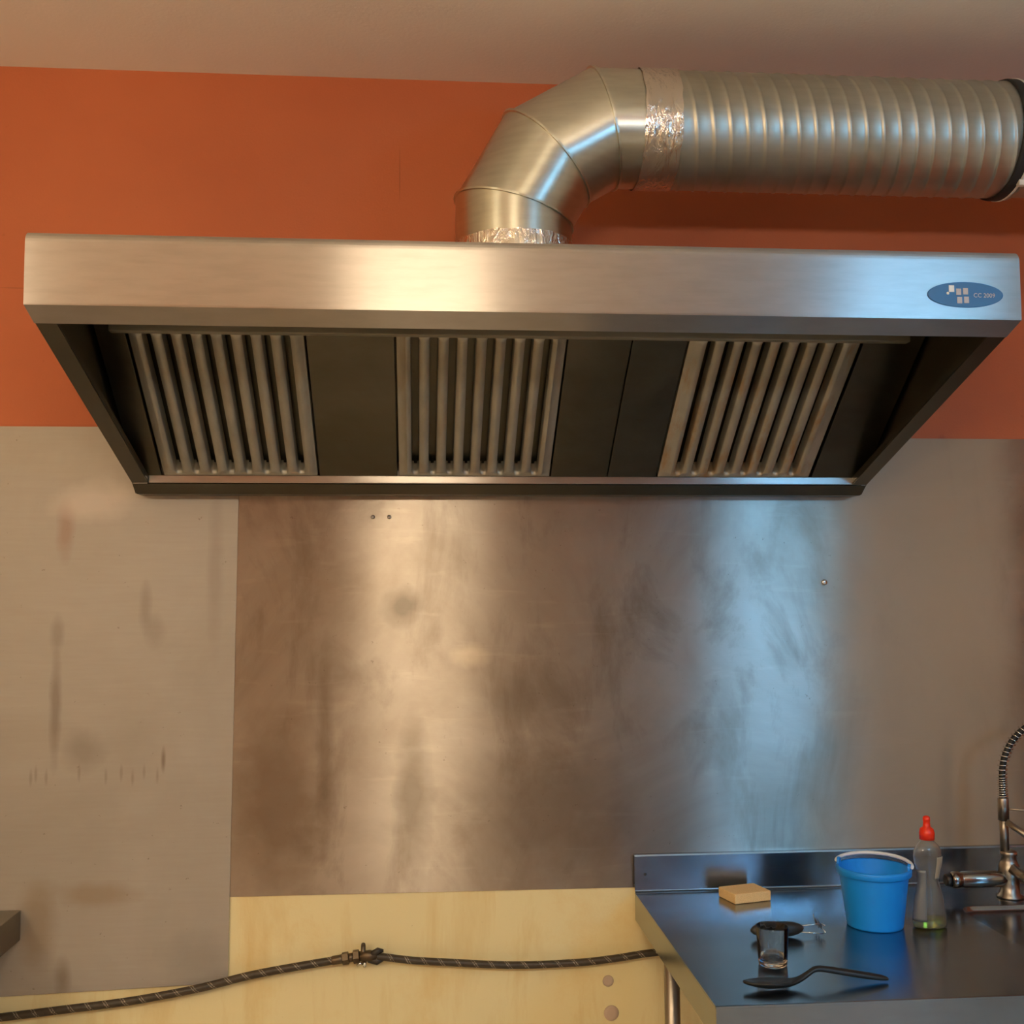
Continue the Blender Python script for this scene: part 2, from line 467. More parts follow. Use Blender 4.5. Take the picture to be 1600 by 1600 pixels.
s = MB().lathe([(.0085,0), (.0085,-.002), (.006,-.0045), (.0005,-.005)], (.913,-.004,1.751), 20, 'y')
s.build('screw', M['wire'], p2)
s = MB()
for x in (-.372, -.327):
    s.lathe([(.006,0), (.005,-.0015), (.0005,-.002)], (x,-.004,1.938), 16, 'y')
s.build('rivet', M['chrome'], p2)

# ------------------------------------------------------------ extractor hood
D, ZT, ZB = .932, 2.43, 2.282
SL = (2.018-2.282)/(.932-.112)         # slope of the slanted underside (dz per metre towards the wall)
hood = thing('extractor_hood', (0, 0, 1.995), 'long stainless steel extractor hood with three baffle filters, fixed to the orange wall', 'range hood')
r = .022
arc = [(-D + r - r*math.cos(a), ZT - r + r*math.sin(a)) for a in [i*PI/2/6 for i in range(7)]]
line = [(-D+.062, ZB + SL*.062 + .0), (-D+.004, ZB + .0005), (-D+.0005, ZB+.0015), (-D, ZB+.005)] + arc + [(-.005, ZT)]
sh = MB().sheet(line, -.003, -1.0, 1.0)
# polished seam where the fascia wraps the ends
sh.build('canopy', M['hood'], hood)
for sgn in (-1, 1):
    x0, x1 = (-1.0, -.997) if sgn < 0 else (.997, 1.0)
    m = MB().prism([(p_[0]+.0045*math.cos(i_*PI/12), p_[1]-.0045*math.sin(i_*PI/12)-.0005) for i_, p_ in reversed(list(enumerate(arc)))] + [(-D+.0035,ZB+.005), (-.118,2.0205), (-.080,1.996), (-.002,1.996), (-.002,ZT-.0045)], x0*.9985, x1*.9985)
    # folded flange along the slanted lower edge
    xi = -.957 if sgn < 0 else .957
    a, bq = (-D+.062, ZB + SL*.062), (-.118, 2.020)
    m.prism([a, bq, (bq[0]+.0008, bq[1]+.003), (a[0]+.0008, a[1]+.003)], min(xi, x1*.998 if sgn > 0 else x0*.998), max(xi, x1*.998 if sgn > 0 else x0*.998))
    m.prism([(a[0], a[1]+.003), (bq[0], bq[1]+.003), (bq[0], bq[1]+.02), (a[0], a[1]+.02)], xi-.001, xi+.001)
    m.build('side_panel', M['hood_in'], hood)
# gutter along the wall
g = MB()
g.prism([(-.1145,2.0185), (-.078,1.9945), (-.003,1.9965), (-.003,2.03), (-.10,2.025)], -.995, .995)
g.build('gutter', M['hood_in'], hood)
g = MB().box((-.956, -.1195, 2.021), (.984, -.112, 2.041), bev=.002)
for x in (-.9965, .985): g.box((x, -.1175, 2.019), (x+.0115 if x > 0 else x+.037, -.113, 2.026))
g.build('gutter_lip', M['hood'], hood)
# sloped filter bank from the gutter up to the front rail
A = Vector((0, -.120, 2.040)); B = Vector((0, -.535, 2.352))
ax_v = (B-A).normalized(); L = (B-A).length
nrm = Vector((0, ax_v.z, -ax_v.y)); nrm = -nrm if nrm.z > 0 else nrm       # faces down and out
def slab(x0, x1, th, lift, mat, name, v0=0.0, v1=None):
    m = MB(); v1 = L if v1 is None else v1
    q = []
    for off in (lift, lift-th):
        for (x, v) in ((x0,v0),(x1,v0),(x1,v1),(x0,v1)):
            p = A + ax_v*v + nrm*off; q.append(m.bm.verts.new((x, p.y, p.z)))
    for f in ((0,1,2,3),(7,6,5,4),(0,4,5,1),(1,5,6,2),(2,6,7,3),(3,7,4,0)):
        m.face([q[i] for i in f])
    return m.build(name, mat, hood, bevel=.0012)
slab(-.99, .99, .004, -.050, M['hood_in'], 'plenum_back')
for x0, x1 in ((-.988,-.922), (-.508,-.302), (.113,.266), (.2695,.402), (.840,.988)):
    slab(x0, x1, .010, 0.0, M['hood_in'], 'blank_panel')
def baffle_filter(x0, x1, mat):
    m = MB(); W = x1-x0
    NS, pitch = 8, .0455
    us = [0.0]
    first = W/2 - pitch*(NS-1)/2
    NU = 352
    us = {0.0, .0008, .006, .02, W-.02, W-.006, W-.0008, W}
    for k in range(NS):
        for sgn in (-1, 1):
            for q in (0, .004, .007, .0085, .0092, .0097, .0101, .01045, .0107, .0112, .012, .0135, .0155, .018, .0205, .02274):
                us.add(round(first + k*pitch + sgn*q, 6))
    us = sorted(us); NU = len(us)-1
    vs = [0, .004] + [.012 + .003*i for i in range(10)] + [.045 + (L-.09)*i/14 for i in range(15)] + [L-.042+.003*i for i in range(10)] + [L-.010, L]
    vs = sorted(set(round(v, 5) for v in vs if 0 <= v <= L))
    def depth(u, v):
        if u < .001 or u > W-.001 or v < .001 or v > L-.001: return -.004
        k = round((u-first)/pitch)
        if not 0 <= k < NS: 
            return 0.0
        s = u - first - k*pitch
        v0, v1 = .013, L-.030
        d = min(v-v0, v1-v)
        hw = .0105
        if d < 0: return 0.0
        if d < .014: hw *= math.sqrt(max(0.0, 1-((.014-d)/.014)**2))      # round slot ends
        q = abs(s)
        if q >= hw:
            z = (q-hw)/(pitch/2-hw+1e-6)
            return .0060*math.sin(min(1, z)*PI/2)**.7 * min(1, d/.012)
        e = 1 - (q/hw)**12
        return -.040*e*min(1, d/.006)
    grid = []
    for v in vs:
        row = []
        for u in us:
            p = A + ax_v*v + nrm*(.002 + depth(u, v))
            row.append(m.bm.verts.new((x0+u, p.y, p.z)))
        grid.append(row)
    for i in range(len(vs)-1):
        for j in range(NU):
            cell = ((us[j], vs[i]), (us[j+1], vs[i]), (us[j+1], vs[i+1]), (us[j], vs[i+1]))
            if all(depth(u, v) < -.030 for u, v in cell): continue          # the slots are open into the plenum
            m.face([grid[i][j], grid[i][j+1], grid[i+1][j+1], grid[i+1][j]], 0, True)
    # rim returning up into the bank
    rim = [grid[0][j] for j in range(NU+1)] + [grid[i][NU] for i in range(1, len(vs))] + [grid[-1][j] for j in range(NU-1, -1, -1)] + [grid[i][0] for i in range(len(vs)-2, 0, -1)]
    bk = [m.bm.verts.new(vv.co - nrm*.043) for vv in rim]
    for k in range(len(rim)):
        l = (k+1) % len(rim)
        m.face([rim[k], bk[k], bk[l], rim[l]])
    return m.build('baffle_filter', mat, hood)
baffle_filter(-.915, -.514, M['filter'])
baffle_filter(-.297, .108, M['filter'])
o = baffle_filter(.408, .832, M['filter_greasy']); o['label'] = 'baffle filter streaked with brown grease'
# rail carrying the filter tops
MB().box((-.940, -.578, 2.3185), (.925, -.552, 2.356), bev=.002).build('front_rail', M['rail'], hood)
# oval badge on the fascia
bx, bz = .880, 2.3345
m = MB(); N = 64
m.rings([[(bx + .081*k*math.cos(2*PI*i/N), y, bz + .0268*k*math.sin(2*PI*i/N)) for i in range(N)] for k, y in ((1,-D+.0005), (1,-D-.0016), (.97,-D-.0022))])
badge = m.build('badge', M['badge_blue'], hood)
def square(cx, cz, wd, ht, mat, name):
    m = MB().box((cx-wd/2, -D-.0030, cz-ht/2), (cx+wd/2, -D-.0015, cz+ht/2), bev=.0004)
    o = m.build(name, mat); o.parent = badge; return o
square(bx-.0297, bz+.0121, .0112, .0140, M['badge_white'], 'emblem_square')
for ex, ez in ((-.0147,.0057), (.0000,.0070), (-.0132,-.0119), (.0015,-.0110)):
    square(bx+ex, bz+ez, .0104, .0134, M['badge_grey'], 'emblem_square')
m = MB().lathe([(.0030,-D-.0015), (.0030,-D-.0026), (.0005,-D-.003)], (bx-.0378,0,bz+.0023), 16, 'y')
o = m.build('emblem_dot', M['badge_white']); o.parent = badge
tc = bpy.data.curves.new('lettering', 'FONT'); tc.body = 'CC 2009'; tc.size = .0124; tc.extrude = .0004; tc.space_character = 1.02
to = bpy.data.objects.new('lettering_source', tc); col.objects.link(to)
bpy.context.view_layer.update()
me = bpy.data.meshes.new_from_object(to.evaluated_get(bpy.context.evaluated_depsgraph_get()))
bpy.data.objects.remove(to)
me.transform(Matrix.Translation((bx+.0168, -D-.0024, bz-.0052)) @ Matrix.Rotation(PI/2, 4, 'X'))
me.materials.clear(); me.materials.append(M['badge_grey'])
lo = bpy.data.objects.new('lettering', me); col.objects.link(lo); lo.parent = badge

# ------------------------------------------------------------ exhaust duct
YD, RD = -.462, .142
XA, ZA = -.014, 2.868               # collar axis x, pipe axis z
RB = .302; XC, ZCn = XA+RB, ZA-RB   # bend centre
duct = thing('exhaust_duct', (XA, YD, ZT), 'silver segmented duct rising from the hood and running right along the ceiling', 'duct')
N = 56
def mitre_ring(phi, rr=RD):
    """cut of the duct by the plane through the bend centre at angle phi (0 = horizontal cut, 90 = vertical cut)"""
    # cylinder pieces: use bisecting planes, radial direction in the x-z plane
    out = []
    for k in range(N):
        a = 2*PI*k/N
        out.append((a, rr))
    return out
def cut(dirv, origin, phi, rr):
    """points where the cylinder (axis through origin along dirv, radius rr) meets the mitre plane phi"""
    n = Vector((math.sin(phi), 0, math.cos(phi)))      # normal of plane through bend axis
    d = Vector(dirv); e1 = Vector((0,1,0)); e2 = d.cross(e1).normalized()
    pts = []
    for k in range(N):
        a = 2*PI*k/N
        q = Vector(origin) + e1*math.cos(a)*rr + e2*math.sin(a)*rr
        t = (Vector((XC, YD, ZCn)) - q).dot(n)/d.dot(n)
        pts.append(q + d*t)
    return pts
# axis of each gore: turned by 0, 30, 60, 90 degrees; tangent to the bend circle at mid angles
def axis_of(th):
    d = Vector((math.sin(th), 0, math.cos(th)))
    o = Vector((XC - RB*math.cos(th), YD, ZCn + RB*math.sin(th)))
    return d, o
ths = [0, PI/6, PI/3, PI/2]; phis = [PI/12, PI/4, 5*PI/12]
def plane(phi_): return phi_
gname = ['collar', 'elbow_section', 'elbow_section', 'elbow_section']
def ringat(th, h, rr):
    d, o = axis_of(th); e1 = Vector((0,1,0)); e2 = d.cross(e1).normalized()
    return [o + d*h + e1*math.cos(2*PI*k/N)*rr + e2*math.sin(2*PI*k/N)*rr for k in range(N)]
def cutp(th, phi, rr, shift=0.0):
    d, o = axis_of(th)
    # plane contains bend axis (y) and the radial line at angle phi from the bend centre towards -x
    rad = Vector((-math.cos(phi), 0, math.sin(phi))); n = Vector((math.sin(phi), 0, math.cos(phi)))
    e1 = Vector((0,1,0)); e2 = d.cross(e1).normalized(); pts = []
    for k in range(N):
        a = 2*PI*k/N
        q = o + e1*math.cos(a)*rr + e2*math.sin(a)*rr
        t = (Vector((XC, YD, ZCn)) - q).dot(n)/d.dot(n)
        pts.append(q + d*(t+shift))
    return pts
rr = RD
def bead(th, phi):
    return [cutp(th, phi, rr-.001, -.0035), cutp(th, phi, rr+.0045, -.003), cutp(th, phi, rr+.0045, .002), cutp(th, phi, rr-.001, .0025)]
MB().rings([ringat(0, ZT+.002-ZCn, rr), ringat(0, 2.52-ZCn, rr), cutp(0, phis[0], rr)], cap=False).rings(bead(0, phis[0]), cap=False, smooth=False).build('collar', M['galv'], duct)
MB().rings([cutp(ths[1], phis[0], rr-.0005), cutp(ths[1], phis[1], rr-.0005)], cap=False).rings(bead(ths[1], phis[1]), cap=False, smooth=False).build('elbow_section', M['galv'], duct)
MB().rings([cutp(ths[2], phis[1], rr-.0005), cutp(ths[2], phis[2], rr-.0005)], cap=False).rings(bead(ths[2], phis[2]), cap=False, smooth=False).build('elbow_section', M['galv'], duct)
MB().rings([cutp(ths[3], phis[2], rr-.0005), ringat(PI/2, .012, rr-.0005)], cap=False).build('elbow_section', M['galv'], duct)
def axis_uv(o, th):
    d, og = axis_of(th); e1 = Vector((0,1,0)); e2 = d.cross(e1).normalized()
    ul = o.data.uv_layers['UVMap']
    for p in o.data.polygons:
        for li in p.loop_indices:
            q = o.data.vertices[o.data.loops[li].vertex_index].co - og
            a = math.atan2(q.dot(e2), q.dot(e1))
            ul.data[li].uv = (q.dot(d), (a % (2*PI))*RD)
for o_ in [c for c in duct.children]:
    k_ = [c for c in duct.children].index(o_)
    axis_uv(o_, ths[k_])
def band(th, h0, h1, rr, name, mat, seg=10, wob=.0015):
    m = MB(); random.seed(name+str(h0))
    rings = []
    for i in range(seg+1):
        h = h0 + (h1-h0)*i/seg
        base = ringat(th, h, rr); d, o = axis_of(th)
        row = []
        for k, p in enumerate(base):
            ctr = o + d*h; rad = (p-ctr).normalized()
            row.append(p + rad*random.uniform(0, wob) + d*(random.uniform(-.002,.002) if i in (0, seg) else 0))
        rings.append(row)
    m.rings(rings, cap=False)
    return m.build(name, mat, duct)
band(0, 2.510-ZCn, 2.566-ZCn, RD+.001, 'foil_tape', M['foil'], 8)
band(PI/2, .0, .090, RD+.0015, 'foil_tape', M['foil'], 12, .0022)
# spiral pipe: ribs climb one pitch (three ribs) per turn
x_start, x_end = XC+.005, 1.222
m = MB(); pitch = .1245; seg = []
prof = []
nrib = 3
step = pitch/nrib
hs = []
h = -.02
x = x_start - pitch
while x < x_end + .02:
    for dx, dr in ((0,0), (.004,.0), (.0065,.0014), (.0095,.0020), (.0125,.0014), (.015,.0)):
        hs.append((x+dx, dr))
    x += step
NP = 72
rows = []
for hx, dr in hs:
    row = []
    for k in range(NP):
        a = 2*PI*k/NP
        xx = min(max(hx + pitch*(k/NP), x_start), x_end)
        row.append((xx, YD + (RD+dr-.001)*math.cos(a), ZA + (RD+dr-.001)*math.sin(a)))
    rows.append(row)
V = [[m.bm.verts.new(p) for p in row] for row in rows]
for i in range(len(V)-1):
    for k in range(NP):
        l = k+1
        if l < NP:
            q = [V[i][k], V[i][l], V[i+1][l], V[i+1][k]]
        else:
            j = i + 6*nrib      # after one turn the helix meets itself one pitch further
            if j+1 >= len(V): continue
            q = [V[i][k], V[j][0], V[j+1][0], V[i+1][k]]
        if max(v.co.x for v in q) - min(v.co.x for v in q) < 1e-6: continue
        m.face(q, 0, True)
bmesh.ops.remove_doubles(m.bm, verts=m.bm.verts[:], dist=1e-6)
m.build('spiral_pipe', M['galv_dull'], duct)
m = MB(); 
m.lathe([(RD-.002, 1.215), (RD+.004, 1.215), (RD+.006, 1.222), (RD+.006, 1.240), (RD+.003, 1.246), (RD-.006,1.246)], (0,YD,ZA), NP, 'x', cap=False)
m.build('rubber_ring', M['black_rubber'], duct)
m = MB(); m.lathe([(RD-.004, 1.230), (RD-.004, 1.75)], (0,YD,ZA), NP, 'x', cap=False)
m.lathe([(RD-.003, 1.250), (RD+.004, 1.254), (RD+.004, 1.260), (RD-.003, 1.264)], (0,YD,ZA), NP, 'x', cap=False)
m.build('connector_pipe', M['galv_dull'], duct)
ct = MB(); ct.lathe([(RD+.006, 1.239), (RD+.0075, 1.239), (RD+.0075, 1.245), (RD+.006, 1.245)], (0,YD,ZA), NP, 'x', cap=False)
ct.box((1.236, YD-.075, ZA-.142), (1.254, YD-.058, ZA-.124), bev=.002)
ct.build('cable_tie', M['tie'], duct)

# ------------------------------------------------------------ gas hose along the lower wall
YH = -.028
def hosepts(raw, n=8):
    P = [Vector((x, YH, z)) for x, z in raw]; out = []
    for i in range(len(P)-1):
        p0, p1, p2, p3 = P[max(i-1,0)], P[i], P[i+1], P[min(i+2,len(P)-1)]
        for k in range(n):
            t = k/n
            out.append(.5*((2*p1)+(-p0+p2)*t+(2*p0-5*p1+4*p2-p3)*t*t+(-p0+3*p1-3*p2+p3)*t**3))
    out.append(P[-1]); return out
hose = thing('gas_hose', (-.41, YH, .735), 'dark braided rubber hose with a brass joint sagging across the cream wall', 'hose')
def hose_tube(pts, r):
    m = MB(); n = 14
    m.tube(pts, r, n)
    o = m.build('hose_length', M['hose'], hose)
    me = o.data; ul = me.uv_layers['UVMap']
    d = [0]
    for i in range(1, len(pts)): d.append(d[-1] + (pts[i]-pts[i-1]).length)
    nv = len(pts)*n
    for p in me.polygons:
        if len(p.vertices) != 4: continue
        ks = [me.loops[li].vertex_index % n for li in p.loop_indices]
        wrap = 0 in ks and n-1 in ks
        for li in p.loop_indices:
            vi = me.loops[li].vertex_index
            k = vi % n
            ul.data[li].uv = (d[vi//n], (n if wrap and k == 0 else k)/n)
hose_tube(hosepts([(-1.75,.615), (-1.50,.617), (-1.335,.630), (-1.165,.645), (-.995,.661), (-.83,.686), (-.695,.715), (-.58,.733), (-.455,.750)]), .0105)
hose_tube(hosepts([(-.375,.755), (-.335,.752), (-.26,.741), (-.165,.733), (.01,.720), (.185,.721), (.29,.729), (.41,.742), (.62,.750), (.80,.735)]), .0098)
def ring_on(x0, x1, z0, z1, r, mat, name, n=16):
    m = MB(); m.tube([(x0,YH,z0), (x0+(x1-x0)*.08,YH,z0+(z1-z0)*.08), (x0+(x1-x0)*.92,YH,z0+(z1-z0)*.92), (x1,YH,z1)], [r*.86, r, r, r*.86], n, smooth=(n>8))
    return m.build(name, mat, hose)
ring_on(-.476,-.446,.747,.7515,.0118,M['brass'],'ferrule')
ring_on(-.448,-.430,.751,.7535,.0165,M['brass'],'hex_nut',6)
ring_on(-.431,-.418,.753,.755,.0115,M['brass'],'threaded_sleeve')
ring_on(-.419,-.402,.755,.757,.0178,M['brass'],'hex_nut',6)
m = MB(); m.tube([(-.403,YH,.757), (-.375,YH,.757), (-.355,YH,.757)], [.0125,.0150,.0105], 16)
m.tube([(-.392,YH,.735), (-.392,YH,.785)], .0062, 10); m.lathe([(.0062,.785),(.0050,.790),(.0005,.792)], (-.392,YH,0), 10)
m.build('valve_body', M['brass'], hose)
m = MB(); m.tube([(-.372,YH-.004,.760), (-.352,YH-.004,.771), (-.338,YH-.003,.770)], [.0085,.0085,.004], 10)
m.tube([(-.378,YH,.748), (-.355,YH,.742), (-.335,YH,.748)], [.009,.010,.004], 10)
m.build('cable_sleeve', M['filth'], hose)
m = MB(); m.tube([(-.408,YH-.006,.735), (-.396,YH-.010,.742)], .0034, 8); m.tube([(-.388,YH-.004,.730), (-.388,YH-.004,.742)], .0045, 10)
m.build('lever', M['wire'], hose)

# ------------------------------------------------------------ steel counter with sink
XK, ZK, DK, X2 = .349, .900, .860, 2.11
ct = thing('sink_counter', (1.2, -.43, 0), 'stainless steel sink counter with a low upstand against the wall', 'counter')
sx0, sx1, sy0, sy1, sd = 1.155, 2.00, -.76, -.235, .014
m = MB()
# top plate with a rounded basin cut-out, basin in the same sheet
def rrect(x0, x1, y0, y1, r, z, n=8):
    out = []
    for cx_, cy_, a0 in ((x1-r,y1-r,0), (x0+r,y1-r,PI/2), (x0+r,y0+r,PI), (x1-r,y0+r,3*PI/2)):
        for i in range(n+1):
            a = a0 + PI/2*i/n; out.append((cx_+r*math.cos(a), cy_+r*math.sin(a), z))
    return out
inner = rrect(sx0, sx1, sy0, sy1, .05, ZK)
cx_, cy_ = (sx0+sx1)/2, (sy0+sy1)/2
def outer_pt(p):
    dx, dy = p[0]-cx_, p[1]-cy_
    ts = []
    if dx > 0: ts.append((X2-cx_)/dx)
    if dx < 0: ts.append((XK-cx_)/dx)
    if dy > 0: ts.append((-.018-cy_)/dy)
    if dy < 0: ts.append((-DK-cy_)/dy)
    t = min(ts); return (cx_+dx*t, cy_+dy*t, ZK)
# add exact outer corners by inserting matching rays
ang = sorted(inner, key=lambda p: math.atan2(p[1]-cy_, p[0]-cx_))
corners = [(XK,-.018), (X2,-.018), (XK,-DK), (X2,-DK)]
pts = [(math.atan2(p[1]-cy_, p[0]-cx_), p, outer_pt(p)) for p in ang]
for c in corners:
    a = math.atan2(c[1]-cy_, c[0]-cx_)
    best = min(range(len(pts)), key=lambda i: abs(pts[i][0]-a))
    pts[best] = (pts[best][0], pts[best][1], (c[0], c[1], ZK))
vi = [m.bm.verts.new(p[1]) for p in pts]; vo = [m.bm.verts.new(p[2]) for p in pts]
n = len(pts)
for k in range(n):
    l = (k+1) % n
    m.face([vi[k], vi[l], vo[l], vo[k]])
lo1 = [m.bm.verts.new((v.co.x, v.co.y, ZK-.004)) for v in vo]
for k in range(n):
    l = (k+1) % n
    m.face([vo[k], vo[l], lo1[l], lo1[k]])
# basin walls and floor
prev = vi
for zz, ins in ((ZK-.002,.001), (ZK-.010,.004), (ZK-.013,.008), (ZK-sd,.02)):
    cur = []
    for v in vi:
        d = Vector((cx_-v.co.x, cy_-v.co.y, 0)); d.normalize()
        cur.append(m.bm.verts.new((v.co.x+d.x*ins, v.co.y+d.y*ins, zz)))
    for k in range(n):
        l = (k+1) % n
        m.face([prev[k], prev[l], cur[l], cur[k]], 0, True)
    prev = cur
m.face(prev)
m.build('worktop', M['counter'], ct)
# folded upstand
MB().sheet([(-.0275 + .0085*math.sin(i*PI/12), ZK+.0003 + .0085*(1-math.cos(i*PI/12))) for i in range(7)] + [(-.0185, ZK+.0975), (-.0172, ZK+.100), (-.006, ZK+.100), (-.005, ZK+.02)], .0022, XK, X2).build('upstand', M['counter'], ct)
m = MB().sheet([(-DK, ZK-.072)] + [(-DK + .005*(1-math.cos(i*PI/12)), ZK-.0042 + .005*math.sin(i*PI/12)) for i in range(7)] + [(-DK+.012, ZK+.0008)], -.0022, XK, X2); m.box((XK+.001, -DK+.003, ZK-.072), (X2, -DK+.03, ZK-.069))
m.build('front_apron', M['counter'], ct)
m = MB().box((XK, -DK+.0035, ZK-.072), (XK+.003, -.02, ZK-.0035)); m.box((XK+.003, -DK+.031, ZK-.072), (XK+.03, -.02, ZK-.069))
m.build('side_apron', M['counter'], ct)
def leg(x, y):
    m = MB(); m.lathe([(.020,.0), (.020,ZK-.0045)], (x,y,0), 24); m.lathe([(.024,0),(.026,.03),(.0205,.04)], (x,y,0), 24)
    m.build('leg', M['chrome'], ct)
for x, y in ((.405,-.215), (.405,-.80), (2.05,-.14), (2.05,-.80)): leg(x, y)
m = MB().lathe([(.0015,0),(.0045,-.0005),(.004,-.0015),(.0005,-.0015)], (.378,-.0203,.950), 12, 'y'); m.build('rivet', M['black_rubber'], ct)

# ------------------------------------------------------------ faucet
FX, FY = 1.345, -.165
fa = thing('faucet', (FX, FY, ZK), 'tarnished spring-neck faucet at the right end of the counter', 'faucet')
m = MB(); m.lathe([(.034,ZK+.0005),(.034,ZK+.006),(.026,ZK+.012),(.024,ZK+.05),(.027,ZK+.055),(.027,ZK+.085),(.022,ZK+.092),(.018,ZK+.11),(.022,ZK+.114),(.022,ZK+.122),(.012,ZK+.126)], (FX,FY,0), 32)
m.build('body', M['chrome'], fa)
m = MB(); m.lathe([(.012,1.345),(.019,1.33),(.022,1.31),(.022,1.212),(.0205,1.210),(.0205,1.205),(.0225,1.203),(.0225,1.186),(.019,1.180)], (0,FY,ZK+.050), 32, 'x')
m.build('mixing_cylinder', M['chrome_dark'], fa)
m = MB(); m.lathe([(.0125,1.165),(.0165,1.167),(.0165,1.178),(.0125,1.180)], (0,FY,ZK+.050), 24, 'x'); m.build('control_knob', M['black_plastic'], fa)
m = MB(); m.lathe([(.0115,ZK+.122),(.0115,ZK+.225)], (FX-.010,FY,0), 20)
m.lathe([(.0145,ZK+.205),(.0145,ZK+.262),(.0125,ZK+.266)], (FX-.010,FY,0), 20); m.build('riser_pipe', M['chrome'], fa)
m = MB(); m.tube([(FX-.014,FY-.02,ZK+.205), (FX+.03,FY-.05,ZK+.170), (FX+.10,FY-.10,ZK+.125), (FX+.16,FY-.14,ZK+.118)], .0085, 14); m.build('lever_arm', M['chrome'], fa)
m = MB(); m.tube([(FX-.004,FY-.02,ZK+.082), (FX+.03,FY-.07,ZK+.050), (FX+.09,FY-.14,ZK+.045), (FX+.2,FY-.2,ZK+.06)], .0135, 16); m.build('spout', M['chrome'], fa)
m = MB(); m.tube([(FX-.002,FY,ZK+.235), (FX+.12,FY-.02,ZK+.225)], .0028, 8); m.lathe([(.005,FX-.003),(.005,FX+.004)], (0,FY,ZK+.235), 10, 'x'); m.build('hose_bracket', M['chrome'], fa)
path = [Vector((FX-.010, FY, ZK+.26+.01*i)) for i in range(7)]
R0 = .13
for i in range(1, 31):
    a = PI*i/30
    path.append(Vector((FX-.010 + R0*(1-math.cos(a)), FY-.06*(1-math.cos(a)), ZK+.32 + R0*1.25*math.sin(a))))
m = MB(); m.tube(path, .0085, 12); m.build('spray_hose', M['black_rubber'], fa)
m = MB(); hel = []
s = 0.0
cum = [0]
for i in range(1, len(path)): cum.append(cum[-1] + (path[i]-path[i-1]).length)
def at_s(s):
    for i in range(len(path)-1):
        if cum[i+1] >= s or i == len(path)-2:
            t = (s-cum[i])/(cum[i+1]-cum[i]); return path[i].lerp(path[i+1], t), (path[i+1]-path[i]).normalized()
turn = 0.0; s = .0
while s < cum[-1]:
    p, tdir = at_s(s)
    e1 = Vector((0,1,0)) - tdir*tdir.y; e1.normalize(); e2 = tdir.cross(e1)
    hel.append(p + (e1*math.cos(turn) + e2*math.sin(turn))*.0125)
    ptch = .0062 if s < .062 else .0125
    turn += 2*PI/10; s += ptch/10
m.tube(hel, .0017, 6); m.build('spring', M['wire'], fa)

# ------------------------------------------------------------ things on the counter
E0 = ZK + .0006
# sponge
sp = MB(); sp.box((-.055,-.043,0), (.055,.043,.026), bev=.003)
sp.xf(Matrix.Translation((.632,-.105,E0)) @ Matrix.Rotation(math.radians(15), 4, 'Z'))
tag(sp.build('sponge', M['sponge']), 'yellow rectangular sponge on the counter near the upstand', 'sponge')
# bucket
BX, BY = .884, -.368
bk = thing('bucket', (BX, BY, E0), 'small bright blue plastic bucket with a white handle', 'bucket')
H = .142
m = MB()
m.lathe([(.001,E0+.004),(.062,E0+.004),(.064,E0),(.066,E0),(.0675,E0+.004),(.0828,E0+H-.0175),(.0858,E0+H-.002),(.0850,E0+H),(.0835,E0+H-.001),(.0655,E0+.008),(.001,E0+.008)], (BX,BY,0), 64)
m.lathe([(.0825,E0+H-.0165),(.0880,E0+H-.0172),(.0898,E0+H-.0155),(.0904,E0+H-.004),(.0892,E0+H),(.0845,E0+H+.0006)], (BX,BY,0), 64, cap=False)
# pivot ears on the rim
ea = math.radians(148)
for a in (ea, ea+PI):
    d = Vector((math.cos(a), math.sin(a), 0))
    t = bmesh.new(); bmesh.ops.create_cone(t, cap_ends=True, segments=20, radius1=.011, radius2=.011, depth=.006)
    t.transform(Matrix.Translation(Vector((BX,BY,E0+H+.004)) + d*.0845) @ d.to_track_quat('Z','Y').to_matrix().to_4x4())
    m.merge(t)
m.build('shell', M['blue'], bk)
d = Vector((math.cos(ea), math.sin(ea), 0)); side = Vector((-d.y, d.x, 0))
if side.y < 0: side = -side
hp = []
for i in range(25):
    a = PI*i/24
    q = Vector((BX,BY,E0+H+.006)) + d*(.091*math.cos(a)) + side*(.068*math.sin(a)) + Vector((0,0,.012*math.sin(a)))
    hp.append(q)
m = MB(); m.tube(hp, [.0040]+[.0046]*23+[.0040], 10)
m.build('handle', M['handle_white'], bk)
# soap bottle
SX, SY = 1.010, -.398
bt = thing('soap_bottle', (SX, SY, E0), 'clear waisted soap bottle with red cap and a little yellow liquid', 'bottle')
prof = [(.001,0),(.034,0),(.0420,.003),(.0430,.010),(.0415,.036),(.0350,.077),(.0275,.105),(.0255,.120),(.0285,.135),(.0345,.155),(.0360,.172),(.0340,.186),(.0275,.198),(.0185,.206),(.0145,.210),(.0145,.222)]
inn = [(max(r_-.0014,.001), z_+(.0014 if i < 2 else 0)) for i, (r_, z_) in enumerate(prof)]
m = MB(); m.lathe([(r_,E0+z_) for r_, z_ in prof] + [(r_,E0+z_) for r_, z_ in reversed(inn)], (SX,SY,0), 48, sy=.62)
m.build('bottle_shell', M['pet'], bt)
lq = [(.001,.0022),(.033,.0022),(.0396,.0045),(.0408,.010),(.0400,.024),(.001,.024)]
MB().lathe([(r_,E0+z_) for r_, z_ in lq], (SX,SY,0), 48, sy=.62).build('liquid', M['soap'], bt)
m = MB(); m.lathe([(.0150,E0+.212),(.0182,E0+.212),(.0185,E0+.228),(.0160,E0+.238),(.0090,E0+.243),(.0080,E0+.256),(.0092,E0+.258),(.0085,E0+.266),(.004,E0+.269),(.001,E0+.269)], (SX,SY,0), 32)
m.build('cap', M['red'], bt)
